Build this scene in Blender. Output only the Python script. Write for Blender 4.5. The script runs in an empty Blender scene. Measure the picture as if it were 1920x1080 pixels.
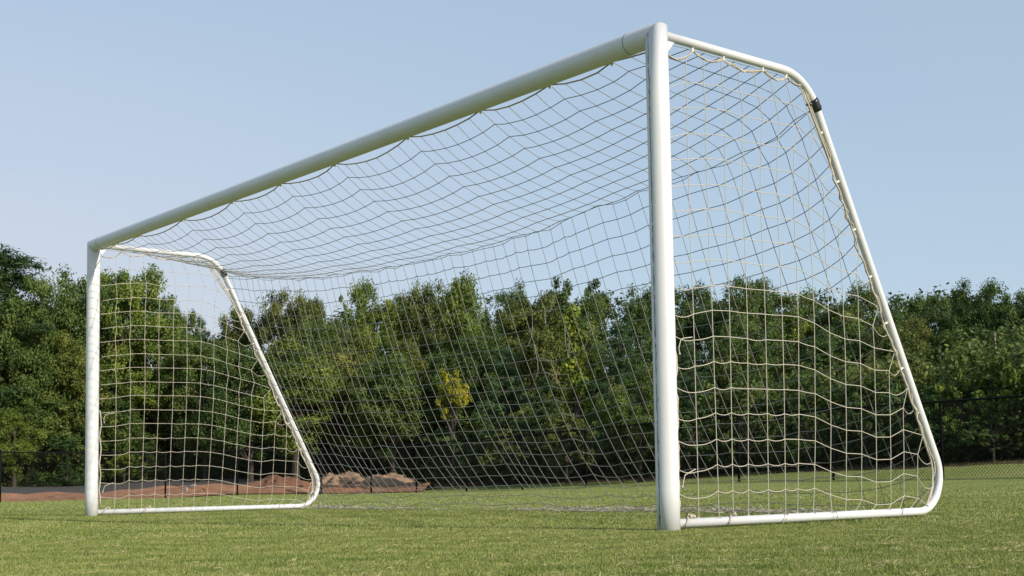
import bpy, math, random
import numpy as np
from mathutils import Vector, Matrix

S = bpy.context.scene
COL = S.collection

# ------------------------------------------------------------------ camera
CP = np.array([4.6778, -4.7602, .2704]); YAW, PIT, ROL = -.8716, .0795, -.0176
FP, PX, PY = 2491.75, 1009.98, 699.57
_f = np.array([math.sin(YAW)*math.cos(PIT), math.cos(YAW)*math.cos(PIT), math.sin(PIT)])
_r = np.array([math.cos(YAW), -math.sin(YAW), 0.]); _u = np.cross(_r, _f)
RT = math.cos(ROL)*_r + math.sin(ROL)*_u
UP = -math.sin(ROL)*_r + math.cos(ROL)*_u
FW = _f
def at(x, y, z):            # point seen at photo pixel x, y at depth z (camera survey)
    return CP + (FW + RT*(x-PX)/FP - UP*(y-PY)/FP)*z
cam = bpy.data.cameras.new('camera'); co = bpy.data.objects.new('camera', cam); COL.objects.link(co)
co.matrix_world = Matrix(((RT[0], UP[0], -FW[0], CP[0]), (RT[1], UP[1], -FW[1], CP[1]),
                          (RT[2], UP[2], -FW[2], CP[2]), (0, 0, 0, 1)))
cam.sensor_width = 36; cam.lens = FP*36/1920
cam.shift_x = (960-PX)/1920; cam.shift_y = (PY-540)/1920
cam.clip_start = .05; cam.clip_end = 3000
cam.dof.use_dof = True; cam.dof.focus_distance = 6.6; cam.dof.aperture_fstop = 14
S.camera = co

# ------------------------------------------------------------------ sky and sun
SUN_EL, SUN_AZ = math.radians(27), math.radians(9)      # azimuth from +x towards +y
w = bpy.data.worlds.new('World'); S.world = w; w.use_nodes = True
nt = w.node_tree; nt.nodes.clear()
out = nt.nodes.new('ShaderNodeOutputWorld'); bg = nt.nodes.new('ShaderNodeBackground')
sky = nt.nodes.new('ShaderNodeTexSky'); sky.sky_type = 'NISHITA'; sky.sun_disc = False
sky.sun_elevation = SUN_EL; sky.sun_rotation = math.pi/2-SUN_AZ
sky.air_density = 1.0; sky.dust_density = 1.3; sky.ozone_density = 1.6; sky.altitude = 200
bg.inputs['Strength'].default_value = .115
# thin high cloud low on the left of the sky
tc = nt.nodes.new('ShaderNodeTexCoord'); mp = nt.nodes.new('ShaderNodeMapping'); mp.inputs['Scale'].default_value = (1.4, 1.4, 6)
nz = nt.nodes.new('ShaderNodeTexNoise'); nz.inputs['Scale'].default_value = 2.1; nz.inputs['Detail'].default_value = 5
rp = nt.nodes.new('ShaderNodeValToRGB'); rp.color_ramp.elements[0].position = .10; rp.color_ramp.elements[1].position = .45
sep = nt.nodes.new('ShaderNodeSeparateXYZ')
mr = nt.nodes.new('ShaderNodeMapRange'); mr.inputs[1].default_value = .0; mr.inputs[2].default_value = .36; mr.inputs[3].default_value = 1.0; mr.inputs[4].default_value = .08
mul = nt.nodes.new('ShaderNodeMath'); mul.operation = 'MULTIPLY'
mx = nt.nodes.new('ShaderNodeMix'); mx.data_type = 'RGBA'
mx.inputs[7].default_value = (4.45, 4.5, 5.0, 1)
veil = nt.nodes.new('ShaderNodeMix'); veil.data_type = 'RGBA'; veil.inputs[0].default_value = .6; veil.inputs[7].default_value = (3.6, 4.57, 5.5, 1)  # thin even high haze
L = nt.links.new
L(tc.outputs['Generated'], mp.inputs[0]); L(mp.outputs[0], nz.inputs['Vector']); L(nz.outputs[0], rp.inputs[0])
L(tc.outputs['Generated'], sep.inputs[0]); L(sep.outputs[2], mr.inputs[0]); L(mr.outputs[0], mul.inputs[0]); L(rp.outputs[0], mul.inputs[1])
mr2 = nt.nodes.new('ShaderNodeMapRange'); mr2.inputs[1].default_value = -.70; mr2.inputs[2].default_value = -.93; mr2.inputs[3].default_value = .15; mr2.inputs[4].default_value = 1.0
mul2 = nt.nodes.new('ShaderNodeMath'); mul2.operation = 'MULTIPLY'; L(sep.outputs[0], mr2.inputs[0]); L(mul.outputs[0], mul2.inputs[0]); L(mr2.outputs[0], mul2.inputs[1])
L(mul2.outputs[0], mx.inputs[0]); L(sky.outputs[0], veil.inputs[6]); L(veil.outputs[2], mx.inputs[6]); L(mx.outputs[2], bg.inputs[0]); L(bg.outputs[0], out.inputs[0])
sl = bpy.data.lights.new('sun', 'SUN'); so = bpy.data.objects.new('sun', sl); COL.objects.link(so)
sl.energy = 4.3; sl.angle = math.radians(.6); sl.color = (1, .90, .76)
sd = Vector((math.cos(SUN_EL)*math.cos(SUN_AZ), math.cos(SUN_EL)*math.sin(SUN_AZ), math.sin(SUN_EL)))
so.rotation_euler = sd.to_track_quat('Z', 'Y').to_euler()
S.view_settings.view_transform = 'Standard'; S.view_settings.look = 'None'
S.view_settings.exposure = .35; S.view_settings.gamma = 1

# ------------------------------------------------------------------ helpers
def tag(o, label=None, cat=None, group=None, kind=None):
    if label: o['label'] = label
    if cat: o['category'] = cat
    if group: o['group'] = group
    if kind: o['kind'] = kind
    return o
def empty(name, loc=(0, 0, 0)):
    o = bpy.data.objects.new(name, None); COL.objects.link(o); o.location = loc; o.empty_display_size = .2; return o
def link(name, me, mat, parent=None, smooth=False):
    o = bpy.data.objects.new(name, me); COL.objects.link(o)
    if mat is not None: me.materials.append(mat)
    if parent is not None: o.parent = parent
    if smooth: me.polygons.foreach_set('use_smooth', [True]*len(me.polygons))
    return o
def mesh_np(name, V, F, attr=None):
    """V (n,3), F (m,k) same-size faces"""
    V = np.asarray(V, dtype=np.float32); F = np.asarray(F, dtype=np.int32)
    me = bpy.data.meshes.new(name); n, k = F.shape
    me.vertices.add(len(V)); me.vertices.foreach_set('co', V.ravel())
    me.loops.add(n*k); me.loops.foreach_set('vertex_index', F.ravel())
    me.polygons.add(n); me.polygons.foreach_set('loop_start', np.arange(0, n*k, k, dtype=np.int32))
    me.polygons.foreach_set('loop_total', np.full(n, k, dtype=np.int32))
    if attr is not None:
        for nm, (dom, arr) in attr.items():
            a = me.attributes.new(nm, 'FLOAT', dom); a.data.foreach_set('value', np.asarray(arr, dtype=np.float32))
    me.update(calc_edges=True); me.validate()
    return me
class MB:
    """collects quads and tris"""
    def __init__(s): s.v = []; s.f = []
    def tube(s, pts, r, n=12, caps=True, rr=None):
        P = [Vector(p) for p in pts]; base = len(s.v); m = len(P)
        up = Vector((0, 0, 1)); prev = None
        for i, p in enumerate(P):
            t = ((P[min(i+1, m-1)]-P[i]).normalized() + (P[i]-P[max(i-1, 0)]).normalized())
            t = t.normalized() if t.length > 1e-9 else Vector((1, 0, 0))
            if prev is None:
                a = t.cross(up)
                if a.length < 1e-3: a = t.cross(Vector((1, 0, 0)))
                a.normalize()
            else:
                a = (prev - t*prev.dot(t)).normalized()
            prev = a; b = t.cross(a)
            q = rr[i] if rr else r
            for k in range(n):
                g = 2*math.pi*k/n; s.v.append(p + (a*math.cos(g)+b*math.sin(g))*q)
        for i in range(m-1):
            for k in range(n):
                s.f.append((base+i*n+k, base+i*n+(k+1) % n, base+(i+1)*n+(k+1) % n, base+(i+1)*n+k))
        if caps:
            s.f.append(tuple(base+k for k in reversed(range(n)))); s.f.append(tuple(base+(m-1)*n+k for k in range(n)))
    def ball(s, c, r, n=6, sq=(1, 1, 1)):
        c = Vector(c); base = len(s.v)
        s.v.append(c+Vector((0, 0, r*sq[2])))
        for j in range(1, 4):
            ph = math.pi*j/4
            for k in range(n):
                g = 2*math.pi*k/n
                s.v.append(c+Vector((r*math.sin(ph)*math.cos(g)*sq[0], r*math.sin(ph)*math.sin(g)*sq[1], r*math.cos(ph)*sq[2])))
        s.v.append(c-Vector((0, 0, r*sq[2]))); e = len(s.v)-1
        for k in range(n): s.f.append((base, base+1+k, base+1+(k+1) % n))
        for j in range(2):
            for k in range(n):
                a = base+1+j*n; s.f.append((a+k, a+n+k, a+n+(k+1) % n, a+(k+1) % n))
        for k in range(n): s.f.append((base+1+2*n+(k+1) % n, base+1+2*n+k, e))
    def box(s, lo, hi):
        b = len(s.v)
        for x in (lo[0], hi[0]):
            for y in (lo[1], hi[1]):
                for z in (lo[2], hi[2]): s.v.append(Vector((x, y, z)))
        for f in ((0, 1, 3, 2), (4, 6, 7, 5), (0, 4, 5, 1), (2, 3, 7, 6), (0, 2, 6, 4), (1, 5, 7, 3)):
            s.f.append(tuple(b+i for i in f))
    def build(s, name, mat, parent=None, smooth=True):
        me = bpy.data.meshes.new(name); me.from_pydata([tuple(v) for v in s.v], [], s.f); me.update()
        return link(name, me, mat, parent, smooth)

def node_mat(name):
    m = bpy.data.materials.new(name); m.use_nodes = True; t = m.node_tree; t.nodes.clear()
    o = t.nodes.new('ShaderNodeOutputMaterial'); return m, t, o
def N(t, ty, **kw):
    n = t.nodes.new(ty)
    for k, v in kw.items():
        if k in n.inputs: n.inputs[k].default_value = v
        else: setattr(n, k, v)
    return n
def ramp(t, stops):
    n = t.nodes.new('ShaderNodeValToRGB'); cr = n.color_ramp
    while len(cr.elements) < len(stops): cr.elements.new(.5)
    for e, (p, c) in zip(cr.elements, stops): e.position = p; e.color = (*c, 1)
    return n
def math_n(t, op, a, b=None, clamp=False):
    n = t.nodes.new('ShaderNodeMath'); n.operation = op; n.use_clamp = clamp
    for i, q in enumerate((a, b)):
        if q is None: continue
        if isinstance(q, (int, float)): n.inputs[i].default_value = q
        else: t.links.new(q, n.inputs[i])
    return n.outputs[0]
def mixc(t, fac, a, b, mode='MIX'):
    n = t.nodes.new('ShaderNodeMix'); n.data_type = 'RGBA'; n.blend_type = mode
    for i, q in ((0, fac), (6, a), (7, b)):
        if isinstance(q, (int, float)): n.inputs[i].default_value = q
        elif isinstance(q, tuple): n.inputs[i].default_value = (*q, 1)
        else: t.links.new(q, n.inputs[i])
    return n.outputs[2]

# ------------------------------------------------------------------ materials
def paint_mat(name, scuff):
    """white powder-coated aluminium; scuff: 'post' (scraped along its front), 'bar' (dirt specks), None"""
    m, t, o = node_mat(name); b = N(t, 'ShaderNodeBsdfPrincipled', Roughness=.38)
    tc = N(t, 'ShaderNodeTexCoord'); lk = t.links.new
    n1 = N(t, 'ShaderNodeTexNoise', Scale=3.5, Detail=6); lk(tc.outputs['Object'], n1.inputs['Vector'])
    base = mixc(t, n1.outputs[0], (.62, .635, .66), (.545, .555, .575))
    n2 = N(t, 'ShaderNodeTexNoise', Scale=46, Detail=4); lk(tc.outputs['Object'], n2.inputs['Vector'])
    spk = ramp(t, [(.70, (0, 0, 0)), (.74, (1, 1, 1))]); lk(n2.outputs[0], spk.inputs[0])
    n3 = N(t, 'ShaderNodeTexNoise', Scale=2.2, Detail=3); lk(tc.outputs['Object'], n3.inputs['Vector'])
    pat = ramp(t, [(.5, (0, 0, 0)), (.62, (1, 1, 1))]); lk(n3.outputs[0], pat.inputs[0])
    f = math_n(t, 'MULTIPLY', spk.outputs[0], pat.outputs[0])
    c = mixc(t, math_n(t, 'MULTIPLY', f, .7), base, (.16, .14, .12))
    if scuff == 'post':
        sp = N(t, 'ShaderNodeSeparateXYZ'); lk(tc.outputs['Object'], sp.inputs[0])
        mpn = N(t, 'ShaderNodeMapping'); mpn.inputs['Scale'].default_value = (150, 30, 22); lk(tc.outputs['Object'], mpn.inputs[0])
        n4 = N(t, 'ShaderNodeTexNoise', Scale=1, Detail=6, Roughness=.75); lk(mpn.outputs[0], n4.inputs['Vector'])
        # band on the front (-y) face
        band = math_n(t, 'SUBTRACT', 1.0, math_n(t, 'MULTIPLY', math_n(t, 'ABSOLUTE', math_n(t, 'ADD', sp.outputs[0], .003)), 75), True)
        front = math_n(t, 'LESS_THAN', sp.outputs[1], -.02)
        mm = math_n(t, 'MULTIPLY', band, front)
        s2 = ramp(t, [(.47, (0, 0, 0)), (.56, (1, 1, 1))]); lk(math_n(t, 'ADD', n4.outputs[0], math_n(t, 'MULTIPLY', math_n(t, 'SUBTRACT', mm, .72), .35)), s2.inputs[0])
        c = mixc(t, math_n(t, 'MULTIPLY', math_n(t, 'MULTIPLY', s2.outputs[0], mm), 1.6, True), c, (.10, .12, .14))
        n5 = N(t, 'ShaderNodeTexNoise', Scale=9, Detail=2, Distortion=2.5); lk(tc.outputs['Object'], n5.inputs['Vector'])
        s5 = ramp(t, [(.497, (0, 0, 0)), (.5, (1, 1, 1)), (.503, (0, 0, 0))]); lk(n5.outputs[0], s5.inputs[0])
        c = mixc(t, math_n(t, 'MULTIPLY', s5.outputs[0], math_n(t, 'MULTIPLY', pat.outputs[0], .3)), c, (.25, .25, .26))
    lk(c, b.inputs['Base Color'])
    bp = N(t, 'ShaderNodeBump', Strength=.08, Distance=.004); lk(n2.outputs[0], bp.inputs['Height']); lk(bp.outputs[0], b.inputs['Normal'])
    lk(b.outputs[0], o.inputs[0]); return m
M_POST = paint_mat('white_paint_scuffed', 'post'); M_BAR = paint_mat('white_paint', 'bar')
def simple(name, col, rough=.7, var=.25, scale=20, bump=.0):
    m, t, o = node_mat(name); b = N(t, 'ShaderNodeBsdfPrincipled', Roughness=rough)
    tc = N(t, 'ShaderNodeTexCoord'); n = N(t, 'ShaderNodeTexNoise', Scale=scale, Detail=5)
    t.links.new(tc.outputs['Object'], n.inputs['Vector'])
    c = mixc(t, n.outputs[0], tuple(q*(1-var) for q in col), tuple(min(1, q*(1+var)) for q in col))
    t.links.new(c, b.inputs['Base Color'])
    if bump:
        bp = N(t, 'ShaderNodeBump', Strength=bump, Distance=.01); t.links.new(n.outputs[0], bp.inputs['Height']); t.links.new(bp.outputs[0], b.inputs['Normal'])
    t.links.new(b.outputs[0], o.inputs[0]); return m
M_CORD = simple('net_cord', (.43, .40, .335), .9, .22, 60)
M_CORD2 = simple('shade_toned_net_cord', (.205, .205, .19), .9, .22, 60)  # same cord for roof and back, its shaded look against the sky darkened into the colour
M_ROPE = simple('lacing_rope', (.42, .38, .31), .95, .4, 90, .4)
M_TAPE = simple('black_tape', (.012, .013, .015), .35, .3, 40)
M_CLIP = simple('plastic_clip', (.72, .70, .62), .5, .15, 30)
M_JOINT = simple('joint_gap', (.08, .07, .06), .8)
M_FENCE = simple('black_vinyl', (.004, .005, .006), .9, .2)
M_FENCE.node_tree.nodes['Principled BSDF'].inputs['Specular IOR Level'].default_value = .15
M_BARK = simple('bark', (.055, .045, .035), .95, .45, 7, .5)
M_CLAY = simple('red_clay', (.30, .15, .085), .98, .45, 2.5, .8)
M_MOUND = simple('brown_soil', (.36, .235, .15), .98, .38, 2.2, .8)
M_ROAD = simple('dark_asphalt', (.065, .062, .062), .9, .2, 3)
M_GREY = simple('grey_plastic', (.30, .30, .30), .5)

# ------------------------------------------------------------------ terrain
FP1 = [(2303, 888, 26.4), (2011, 893, 29.07), (1768, 897, 31.7), (1563, 900, 34.3), (1386, 903, 37), (1233, 908, 39.6), (1099, 913, 42.2),
       (980, 918, 44.9), (875, 921, 47.5), (781, 924, 50.1), (696, 926, 52.7), (600, 927, 55.6)]
FP2 = [(600, 927, 55.6), (445, 928, 54.3), (310, 937, 51.6), (164, 942, 48.9), (0, 947, 46.2), (-182, 953, 43.5)]
ctrl = [tuple(at(*q)) for q in FP1+FP2[1:]]
for q in ((1920, 869, 34), (1768, 872, 37), (1500, 880, 42), (1280, 896, 46), (1101, 901, 50), (850, 911, 56)): ctrl.append(tuple(at(*q)))
for q in ((445, 915, 61), (310, 921, 58), (164, 929, 55), (0, 932, 52), (-182, 935, 50), (445, 899, 70), (310, 899, 66), (160, 913, 63), (0, 915, 60), (-182, 915, 58),
          (700, 905, 66), (600, 905, 68)): ctrl.append(tuple(at(*q)))
rng = np.random.default_rng(5)
for x in np.arange(-22, 24, 5.5):
    for y in np.arange(-16, 15, 5.5): ctrl.append((x, y, 0.0))
for x, y, z in ((-120, 20, .4), (-120, 80, 1.5), (-80, 50, .9), (-60, 60, 1.2), (-30, 60, 1.8), (0, 50, 1.5), (-20, 38, 1.0), (20, 40, 1), (60, 40, 1), (60, 0, 0), (60, -40, 0),
                (0, -60, 0), (-60, -40, -.3), (-90, -10, 0), (-70, 5, 0.1), (-120, -60, 0), (0, 120, 2), (-100, 140, 2), (70, 120, 2), (-35, -15, -.15)): ctrl.append((x, y, z))
ctrl = np.array(ctrl)
def _phi(r2): return np.where(r2 > 1e-9, r2*np.log(np.maximum(r2, 1e-9)), 0)
_n = len(ctrl); _d = ((ctrl[:, None, :2]-ctrl[None, :, :2])**2).sum(-1)/100.
_A = np.zeros((_n+3, _n+3)); _A[:_n, :_n] = _phi(_d)+np.eye(_n)*.02; _A[:_n, _n] = 1; _A[:_n, _n+1:] = ctrl[:, :2]/10; _A[_n:, :_n] = _A[:_n, _n:].T
_w = np.linalg.solve(_A, np.concatenate([ctrl[:, 2], [0, 0, 0]]))
def hgt(x, y):
    x = np.clip(np.asarray(x, float), -120, 65); y = np.clip(np.asarray(y, float), -62, 130)
    sh = x.shape; X = x.ravel(); Y = y.ravel(); r = np.zeros(len(X))
    for k in range(0, len(X), 20000):
        a, b = X[k:k+20000], Y[k:k+20000]
        d = ((a[:, None]-ctrl[None, :, 0])**2+(b[:, None]-ctrl[None, :, 1])**2)/100.
        r[k:k+20000] = _phi(d)@_w[:_n]+_w[_n]+_w[_n+1]*a/10+_w[_n+2]*b/10
    # dead flat round the goal
    R = np.hypot(X+3, Y); s = np.clip((R-12)/8, 0, 1); s = s*s*(3-2*s)
    return (r*s).reshape(sh)
def axis(lo, hi, fine_lo, fine_hi, step):
    mid = np.arange(fine_lo, fine_hi+1e-6, step)
    a = fine_lo-np.geomspace(1, fine_lo-lo+1, 26)[1:][::-1]+1; b = fine_hi+np.geomspace(1, hi-fine_hi+1, 26)[1:]-1
    return np.concatenate([a, mid, b])
xs = axis(-1200, 1200, -76, 26, .8); ys = axis(-1200, 1200, -20, 70, .8)
GX, GY = np.meshgrid(xs, ys); GZ = hgt(GX, GY)
V = np.stack([GX, GY, GZ], -1).reshape(-1, 3); nx = len(xs); ny = len(ys)
I, J = np.meshgrid(np.arange(nx-1), np.arange(ny-1)); a = (J*nx+I).ravel()
F = np.stack([a, a+1, a+nx+1, a+nx], -1)

def ground_mat():
    m, t, o = node_mat('turf'); lk = t.links.new; b = N(t, 'ShaderNodeBsdfPrincipled', Roughness=.95)
    b.inputs['Specular IOR Level'].default_value = .1
    tc = N(t, 'ShaderNodeTexCoord')
    big = N(t, 'ShaderNodeTexNoise', Scale=.35, Detail=5); lk(tc.outputs['Object'], big.inputs['Vector'])
    fine = N(t, 'ShaderNodeTexNoise', Scale=26, Detail=6, Roughness=.7); lk(tc.outputs['Object'], fine.inputs['Vector'])
    c1 = ramp(t, [(.3, (.13, .18, .045)), (.5, (.19, .23, .065)), (.7, (.27, .27, .11))]); lk(big.outputs[0], c1.inputs[0])
    c2 = ramp(t, [(.3, (.11, .16, .04)), (.52, (.19, .22, .065)), (.72, (.33, .28, .14))]); lk(fine.outputs[0], c2.inputs[0])
    turf = mixc(t, .5, c1.outputs[0], c2.outputs[0])
    # leaf litter beyond the mown field
    geo = N(t, 'ShaderNodeNewGeometry'); sp = N(t, 'ShaderNodeSeparateXYZ'); lk(geo.outputs['Position'], sp.inputs[0])
    edge = N(t, 'ShaderNodeTexNoise', Scale=.5, Detail=4); lk(tc.outputs['Object'], edge.inputs['Vector'])
    e = math_n(t, 'MULTIPLY', edge.outputs[0], 3)
    fy = math_n(t, 'GREATER_THAN', math_n(t, 'SUBTRACT', math_n(t, 'ADD', sp.outputs[1], e), math_n(t, 'MULTIPLY', sp.outputs[0], -.06)), 27.2)
    fx = math_n(t, 'LESS_THAN', math_n(t, 'ADD', sp.outputs[0], e), -44.5)
    lit = ramp(t, [(.35, (.03, .022, .012)), (.6, (.07, .05, .028))]); lk(fine.outputs[0], lit.inputs[0])
    c = mixc(t, math_n(t, 'MAXIMUM', fy, fx), turf, lit.outputs[0])
    lk(c, b.inputs['Base Color'])
    bp = N(t, 'ShaderNodeBump', Strength=.6, Distance=.03); lk(fine.outputs[0], bp.inputs['Height']); lk(bp.outputs[0], b.inputs['Normal'])
    lk(b.outputs[0], o.inputs[0]); return m
g = link('ground', mesh_np('ground', V, F), ground_mat(), None, True); tag(g, kind='structure')

def patch(name, poly_px, mat, lift, amp, sc, res=60, kind='structure'):
    """sheet following the ground between two pixel-surveyed rails (near, far)"""
    near, far = poly_px; V = []; m = len(near)
    A_ = np.array([at(*q)[:2] for q in near]); B_ = np.array([at(*q)[:2] for q in far])
    tt = np.linspace(0, m-1, res*2); ax = [np.interp(tt, range(m), A_[:, k]) for k in (0, 1)]; bx = [np.interp(tt, range(m), B_[:, k]) for k in (0, 1)]
    ss = np.linspace(0, 1, res//2)
    X = ax[0][None]*(1-ss[:, None])+bx[0][None]*ss[:, None]; Y = ax[1][None]*(1-ss[:, None])+bx[1][None]*ss[:, None]
    r_ = np.random.default_rng(3); nz = np.zeros_like(X)
    for k in range(18):
        fx_, fy_, p = r_.normal(0, sc), r_.normal(0, sc), r_.uniform(0, 7); nz += np.sin(X*fx_+Y*fy_+p)/(1+abs(fx_)+abs(fy_))
    edge = np.minimum(1, 6*np.minimum(ss, 1-ss))[:, None]
    Z = hgt(X, Y)+lift+np.maximum(0, amp*(.7+.6*nz))*edge
    V = np.stack([X, Y, Z], -1).reshape(-1, 3); n = X.shape[1]
    I, J = np.meshgrid(np.arange(n-1), np.arange(X.shape[0]-1)); a = (J*n+I).ravel()
    o = link(name, mesh_np(name, V, np.stack([a, a+1, a+n+1, a+n], -1)), mat, None, True); tag(o, kind=kind); return o
patch('road', ([(-260, 932, 49.5), (0, 932, 52.6), (164, 929, 55.6), (310, 921, 58.6), (520, 915, 62)], [(-260, 915, 58), (0, 915, 60), (160, 913, 63), (310, 899, 66), (520, 899, 71)]), M_ROAD, .05, .0, 1)
patch('dirt_strip', ([(-260, 953, 44.2), (0, 947, 47), (164, 942, 49.6), (310, 937, 52.2), (445, 928, 55), (600, 927, 56.4), (790, 925, 51)], [(-260, 932, 49), (0, 932, 52.1), (164, 929, 55.1), (310, 921, 58.1), (450, 915, 61), (620, 905, 67), (830, 915, 56.5)]), M_CLAY, .03, .16, 2.6, 120)

# soil heaps
def heap(label, px, py_top, py_base, z, half_px, seed, mat, depth=2.2):
    c = at(px, py_base, z); hw = 1.25*half_px/FP*z; h = (py_base-py_top)/FP*z
    r_ = np.random.default_rng(seed); n, m = 56, 18; V = []
    base = c.copy(); base[2] = float(hgt(c[0], c[1])) - .05
    h = at(px, py_top, z)[2]-base[2]
    for j in range(m+1):
        rr = j/m
        for i in range(n):
            g_ = 2*math.pi*i/n; wob = 1+.20*math.sin(2*g_+seed)+.13*math.sin(5*g_+seed*2)+.08*math.sin(9*g_)+.06*r_.normal()
            lx, ly = math.cos(g_)*rr*hw*wob, math.sin(g_)*rr*depth*wob
            zz = h*(math.exp(-2.2*rr**2.2)*(1-rr**4))*(.92+.16*math.sin(lx*2.3+seed)*rr+.09*math.sin(lx*5.1+ly*3+seed*3)+.05*math.sin(lx*9-ly*7))+.09*r_.normal()*(.25+rr)*(1-rr)
            V.append((RT[0]*lx+FW[0]*ly, RT[1]*lx+FW[1]*ly, max(zz, 0)))
    F = [(j*n+i, j*n+(i+1) % n, (j+1)*n+(i+1) % n, (j+1)*n+i) for j in range(m) for i in range(n)]
    me = bpy.data.meshes.new('soil_heap'); me.from_pydata(V, [], F); me.update()
    o = link('soil_heap', me, mat, None, True); o.location = base; tag(o, label, 'soil heap', 'dug soil heaps beyond the fence corner'); return o
heap('brown heap of dug earth seen through the foot of the far side net', 520, 892, 926, 60, 62, 1, simple('brown_earth', (.17, .085, .05), .98, .5, 3, .9))
heap('pale tan soil heap just behind the fence, left of the wider pale heap', 645, 886, 924, 61, 66, 2, M_MOUND)
heap('widest pale tan soil heap, rightmost of the heaps behind the corner of the fence', 728, 887, 922, 60.2, 74, 4, M_MOUND)
heap('low orange clay heap between the grey pipe and the fence post', 345, 912, 935, 56, 60, 7, M_CLAY, 1.5)
pb = at(350, 926, 54.6); mb = MB(); pb[2] = float(hgt(pb[0], pb[1]))
mb.tube([(0, 0, 0), (0, 0, .36)], .05); mb.tube([(-.06, 0, .33), (.35, .25, .42)], .045)
po = mb.build('standpipe', M_GREY); po.location = pb; tag(po, 'small pale grey pipe stub sticking out of the orange clay strip', 'pipe')

# ------------------------------------------------------------------ fence
FH = 1.83
def fence_run(label, pts, frac=1.0):
    P = [np.array(at(*q)) for q in pts]
    for p in P: p[2] = float(hgt(p[0], p[1]))
    root = empty('chain_link_fence', tuple(P[0])); tag(root, label, 'fence', 'black chain link fencing round the field')
    o0 = P[0]; rl = MB()
    rl.tube([tuple(p-o0+np.array([0, 0, FH])) for p in P], .026, 8)
    rl.build('top_rail', M_FENCE, root)
    for p in P:
        mb = MB(); b = p-o0; mb.tube([tuple(b), tuple(b+[0, 0, FH+.04])], .036, 8); mb.ball(tuple(b+[0, 0, FH+.05]), .045)
        mb.build('fence_post', M_FENCE, root)
    # diamond mesh: zig-zag runs as two families of slanting wires
    V = []; F = []
    Q = np.array(P)-o0; seg = np.linalg.norm(np.diff(Q[:, :2], axis=0), axis=1); S_ = np.concatenate([[0], np.cumsum(seg)])
    tot = S_[-1]; pitch = .09; hh = FH-.03; rw = .0042
    def pt(s, z): return np.array([np.interp(s, S_, Q[:, 0]), np.interp(s, S_, Q[:, 1]), np.interp(s, S_, Q[:, 2])+z])
    nrm = np.array([-(Q[-1]-Q[0])[1], (Q[-1]-Q[0])[0], 0]); nrm /= np.linalg.norm(nrm); tg = (Q[-1]-Q[0]); tg[2] = 0; tg /= np.linalg.norm(tg)
    for sgn in (1, -1):
        for s in np.arange(-hh, tot+hh, pitch):
            a0, z0, a1, z1 = s, .02, s+sgn*hh, hh+.02
            lo, hi = 0., 1.
            if sgn*hh != 0:
                t0, t1 = (0-a0)/(a1-a0), (tot-a0)/(a1-a0); lo = max(lo, min(t0, t1)); hi = min(hi, max(t0, t1))
            if hi-lo < .02: continue
            b = len(V)
            for q in (lo, hi):
                p = pt(a0+(a1-a0)*q, z0+(z1-z0)*q)+nrm*sgn*.002
                for k in range(3):
                    g_ = 2*math.pi*k/3
                    V.append(p+nrm*math.cos(g_)*rw+(tg*.7+np.array([0, 0, -.7*sgn]))*math.sin(g_)*rw)
            for k in range(3): F.append((b+k, b+(k+1) % 3, b+3+(k+1) % 3, b+3+k))
    link('wire_mesh', mesh_np('wire_mesh', np.array(V), np.array(F)), M_FENCE, root)
fence_run('long black chain link fence behind the goal, rising towards the right edge', FP1)
fence_run('black chain link fence behind the far goalpost, in front of orange clay', [(603, 927, 55.75)]+FP2[1:])

# ------------------------------------------------------------------ goal
HB = 2.529; W = 7.44; RP = .0585; RF = .0235; HS = 2.533; ZB = .036
DT, DB, DT2, DB2 = 1.195, 2.503, 1.25, 2.54
goal = empty('soccer_goal', (0, 0, 0)); tag(goal, 'full size white metal football goal with a saggy cream net, standing on the grass', 'goal')
def bar_sag(x): return -.004*math.sin(math.pi*min(max(-x/W, 0), 1))
NS = 40
def mitre_soft(q): return .011*max(0, (q/RP-.55)/.45)**2
def post_mesh(sg, mat):      # sg=+1: near post (outer side +x)
    mb = MB(); zs = np.concatenate([[-.02], np.linspace(.2, 2.2, 9)])
    for z in zs:
        for k in range(NS):
            g_ = 2*math.pi*k/NS; mb.v.append(Vector((RP*math.cos(g_), RP*math.sin(g_), z)))
    for k in range(NS):
        g_ = 2*math.pi*k/NS; lx = RP*math.cos(g_); e = mitre_soft(sg*lx)
        mb.v.append(Vector((lx-sg*e, RP*math.sin(g_), HB+sg*lx-e-.0005)))
    m = len(mb.v)//NS
    for i in range(m-1):
        for k in range(NS): mb.f.append((i*NS+k, i*NS+(k+1) % NS, (i+1)*NS+(k+1) % NS, (i+1)*NS+k))
    mb.f.append(tuple((m-1)*NS+k for k in range(NS))); mb.f.append(tuple(reversed(range(NS))))
    return mb
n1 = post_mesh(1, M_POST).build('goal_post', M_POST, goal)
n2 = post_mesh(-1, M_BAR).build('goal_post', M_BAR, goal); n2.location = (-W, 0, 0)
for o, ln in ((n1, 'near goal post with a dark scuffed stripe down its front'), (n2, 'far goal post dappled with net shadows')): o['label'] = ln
mb = MB(); stn = np.concatenate([[0], np.linspace(-.12, -W+.12, 36), [-W]])
for i, x in enumerate(stn):
    for k in range(NS):
        g_ = 2*math.pi*k/NS; ly, lz = RP*math.cos(g_), RP*math.sin(g_)
        e = mitre_soft(lz) if i in (0, len(stn)-1) else 0
        xx = x+(lz-e-.0005 if i == 0 else (-lz+e+.0005 if i == len(stn)-1 else 0))
        mb.v.append(Vector((xx, ly, HB+lz-e+bar_sag(x))))
for i in range(len(stn)-1):
    for k in range(NS): mb.f.append((i*NS+k, (i+1)*NS+k, (i+1)*NS+(k+1) % NS, i*NS+(k+1) % NS))
cb = mb.build('crossbar', M_BAR, goal)
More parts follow.
